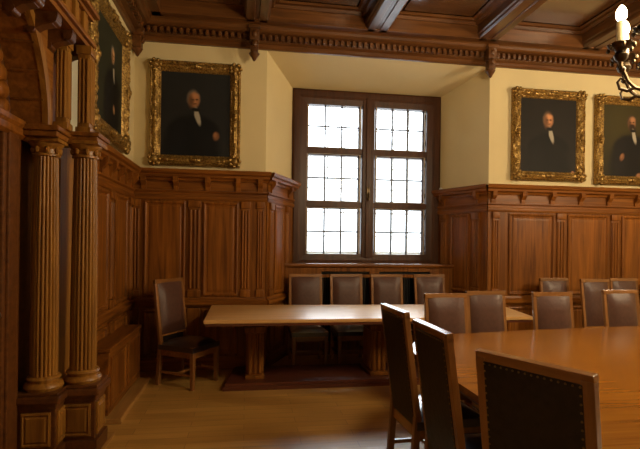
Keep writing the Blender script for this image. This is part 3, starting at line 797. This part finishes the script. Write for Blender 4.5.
mb.prism(ft, lambda u, v: (u, v, 0), lambda u, v: (u, v, .04)); mb.prism([(a * .985, b_ + (.015 if b_ < 0 else 0)) for a, b_ in ft], lambda u, v: (u, v, .04), lambda u, v: (u, v, .07)); mb.build('foot_board', 'base_x', st)

# ------------------------------------------------------------------ conference table
TCX, TCY, TH, TL = 4.0, 2.36, .76, 2.87
def outline(k):
    """table outline shrunk by k metres: straight ends, bowed long sides, rounded corners"""
    L = TL - k; n = 20; r = .70
    yf = lambda x: 1.57 - k - .36 * (x / TL) ** 2
    pts = [((L - r) * (-1 + 2 * i / n), yf((L - r) * (-1 + 2 * i / n))) for i in range(n + 1)]
    c = yf(L - r) - r; right = []
    for i in range(1, 13):
        a = PI / 2 * (1 - i / 12); right.append((L - r + r * math.cos(a), c + r * math.sin(a)))
    full = [(-x, y) for x, y in reversed(right)] + pts + right
    return full + [(x, -y) for x, y in reversed(full)]
ct = empty('conference_table', (TCX, TCY, 0), label='large polished oak conference table ringed by leather chairs', cat='table')
mb = MB(); mb.prism(outline(0), lambda u, v: (u, v, TH - .035), lambda u, v: (u, v, TH))
bmesh.ops.bevel(mb.bm, geom=[e for e in mb.bm.edges if abs(e.verts[0].co.z - e.verts[1].co.z) < 1e-6], offset=.006, segments=2, affect='EDGES')
mb.build('tabletop', 'conf_x', ct, True)
mb = MB(); mb.prism(outline(.012), lambda u, v: (u, v, TH - .055), lambda u, v: (u, v, TH - .033)); mb.build('edge_moulding', 'base_x', ct)
mb = MB(); mb.prism(outline(.42), lambda u, v: (u, v, TH - .14), lambda u, v: (u, v, TH - .054)); mb.build('apron', 'base_x', ct)
for sx in (-1.75, 0, 1.75):
    mb = MB(); mb.box(sx - .12, sx + .12, -.7, .7, .06, TH - .13, .01); mb.box(sx - .2, sx + .2, -.85, .85, 0, .07, .015); mb.build('pedestal', 'base_x', ct)

# ------------------------------------------------------------------ chandelier
def chandelier(loc, label):
    t = empty('chandelier', loc, label=label, cat='chandelier', group='brass candle chandeliers over the conference table')
    R, NA = .335, 10
    mb = MB()
    mb.lathe([(0, -.46), (.02, -.45), (.035, -.42), (.02, -.39), (.015, -.37), (.05, -.34), (.085, -.29), (.09, -.25), (.06, -.20), (.03, -.17), (.025, -.10), (.045, -.06), (.045, -.02), (.02, .02), (.018, .14), (.035, .17), (.03, .21), (.012, .24), (.010, .36), (0, .37)], 0, 0, 0, 20)
    mb.build('stem', 'brass', t, True)
    mb = MB(); z = .36
    top = ZC - loc[2] + .2
    k = 0
    while z < top - .09:
        pts = [(math.cos(a) * .012 * (1 if k % 2 else .2), math.cos(a) * .012 * (.2 if k % 2 else 1), z + .028 + math.sin(a) * .028) for a in [2 * PI * q / 10 for q in range(10)]]
        mb.tube(pts, .0035, 5, True); z += .047; k += 1
    mb.build('chain', 'brass', t, True)
    mb = MB(); mb.lathe([(.012, top - .1), (.05, top - .07), (.07, top - .02), (.07, top)], 0, 0, 0, 16); mb.build('ceiling_rose', 'brass', t, True)
    for i in range(NA):
        a = 2 * PI * (i + .5) / NA + PI - .154
        d = Vector((math.cos(a), math.sin(a), 0)); w = Vector((0, 0, 1))
        mb = MB()
        path = [(.06, -.20), (.10, -.235), (.16, -.265), (.22, -.27), (.27, -.25), (.30, -.215), (.318, -.17), (.335, -.13), (.335, -.09)]
        mb.tube([d * r + w * z for r, z in path], [.013, .012, .011, .011, .010, .010, .010, .011, .012], 8)
        cur = [(.27, -.25), (.305, -.265), (.34, -.25), (.35, -.215), (.335, -.195), (.322, -.207)]
        mb.tube([d * r + w * z for r, z in cur], [.009, .009, .008, .007, .006, .006], 7)
        for r, z in ((.16, -.265), (.33, -.15)): mb.ball(tuple(d * r + w * z), .019, .019, .017, 8, 6)
        arm = mb.build('arm', 'brass', t, True)
        mb = MB(); c = d * R
        mb.lathe([(.014, -.11), (.03, -.095), (.036, -.075), (.026, -.055), (.03, -.045), (.052, -.03), (.058, -.018), (.05, -.016), (.02, -.02)], c.x, c.y, 0, 16,
                 rad=lambda q, r, z: r * (1 + (.18 * abs(math.sin(q * 3)) if r > .04 else 0)))
        for q in range(6):
            g = 2 * PI * q / 6; mb.ball((c.x + math.cos(g) * .062, c.y + math.sin(g) * .062, -.036), .010, .010, .015, 7, 5)
        mb.build('drip_pan', 'brass', arm, True)
        mb = MB(); mb.lathe([(.022, -.02), (.0235, -.012), (.0225, .0), (.0225, .102), (.018, .106), (0, .106)], c.x, c.y, 0, 14); mb.build('candle_sleeve', 'candle', arm, True)
        mb = MB(); mb.lathe([(.012, .104), (.022, .118), (.027, .136), (.025, .156), (.017, .174), (.007, .186), (0, .19)], c.x, c.y, 0, 12); mb.build('bulb', 'bulb', arm, True)
    return t
chandelier((2.235, 2.08, 2.58), 'brass candle chandelier with lit bulbs hanging at upper right corner')
chandelier((5.6, 2.36, 2.58), 'added out-of-view brass candle chandelier over the far end of the conference table')  # added beyond the frame to brighten the right-hand wall

# ------------------------------------------------------------------ lights
def light(name, kind, loc, energy, col, **kw):
    l = bpy.data.lights.new(name, kind); l.energy = energy; l.color = col
    for k, v in kw.items(): setattr(l, k, v)
    o = bpy.data.objects.new(name, l); C.objects.link(o); o.location = loc
    return o
for x, y, e in ((2.235, 2.08, 225), (5.6, 2.36, 400)):  # the stronger one belongs to the added, unseen chandelier
    light('chandelier_glow', 'POINT', (x, y, 2.85), e, (1, .77, .48), shadow_soft_size=.35)
# the portal only guides the sampling of the sky through the window
o = light('sky_portal', 'AREA', ((WX0 + WX1) / 2, YA + .35, 2.44), 1, (1, 1, 1), shape='RECTANGLE', size=2.3, size_y=2.6)
o.rotation_euler = (-PI / 2, 0, 0); o.data.cycles.is_portal = True
w = bpy.data.worlds.new('World'); SC.world = w; w.use_nodes = True
nt = w.node_tree; bg = nt.nodes['Background']
bg.inputs[0].default_value = (.88, .94, 1.0, 1)
# overcast sky: brighter overhead than near the horizon
tc = N(nt, 'ShaderNodeTexCoord'); sp = N(nt, 'ShaderNodeSeparateXYZ'); nt.links.new(tc.outputs['Generated'], sp.inputs[0])
mr = N(nt, 'ShaderNodeMapRange'); mr.inputs[1].default_value = .15; mr.inputs[2].default_value = .75; mr.inputs[3].default_value = 4.5; mr.inputs[4].default_value = 48
nt.links.new(sp.outputs['Z'], mr.inputs[0]); nt.links.new(mr.outputs[0], bg.inputs[1])

# ------------------------------------------------------------------ camera
cam = bpy.data.cameras.new('camera'); co = bpy.data.objects.new('camera', cam); C.objects.link(co)
cam.sensor_fit = 'HORIZONTAL'; cam.sensor_width = 36; cam.lens = 475.6 / 640 * 36; cam.shift_y = (242.7 - 224.5) / 640
yaw, roll = .15394, .0126
fwd = Vector((math.sin(yaw), math.cos(yaw), 0)); rt = Vector((math.cos(yaw), -math.sin(yaw), 0)); up = Vector((0, 0, 1))
# the picture is turned clockwise by roll, so the camera leans anticlockwise
r2 = rt * math.cos(roll) + up * math.sin(roll); u2 = up * math.cos(roll) - rt * math.sin(roll)
mt = Matrix((r2, u2, -fwd)).transposed().to_4x4(); mt.translation = (0, 0, 1.5)
co.matrix_world = mt; cam.clip_start = .05
SC.camera = co
SC.view_settings.view_transform = 'Standard'; SC.view_settings.look = 'None'; SC.view_settings.gamma = 1; SC.view_settings.exposure = .05
SC.view_settings.use_curve_mapping = False
SC.cycles.use_denoising = True
SC.cycles.max_bounces = 12; SC.cycles.diffuse_bounces = 7; SC.cycles.transparent_max_bounces = 12
SC.cycles.sample_clamp_indirect = 6
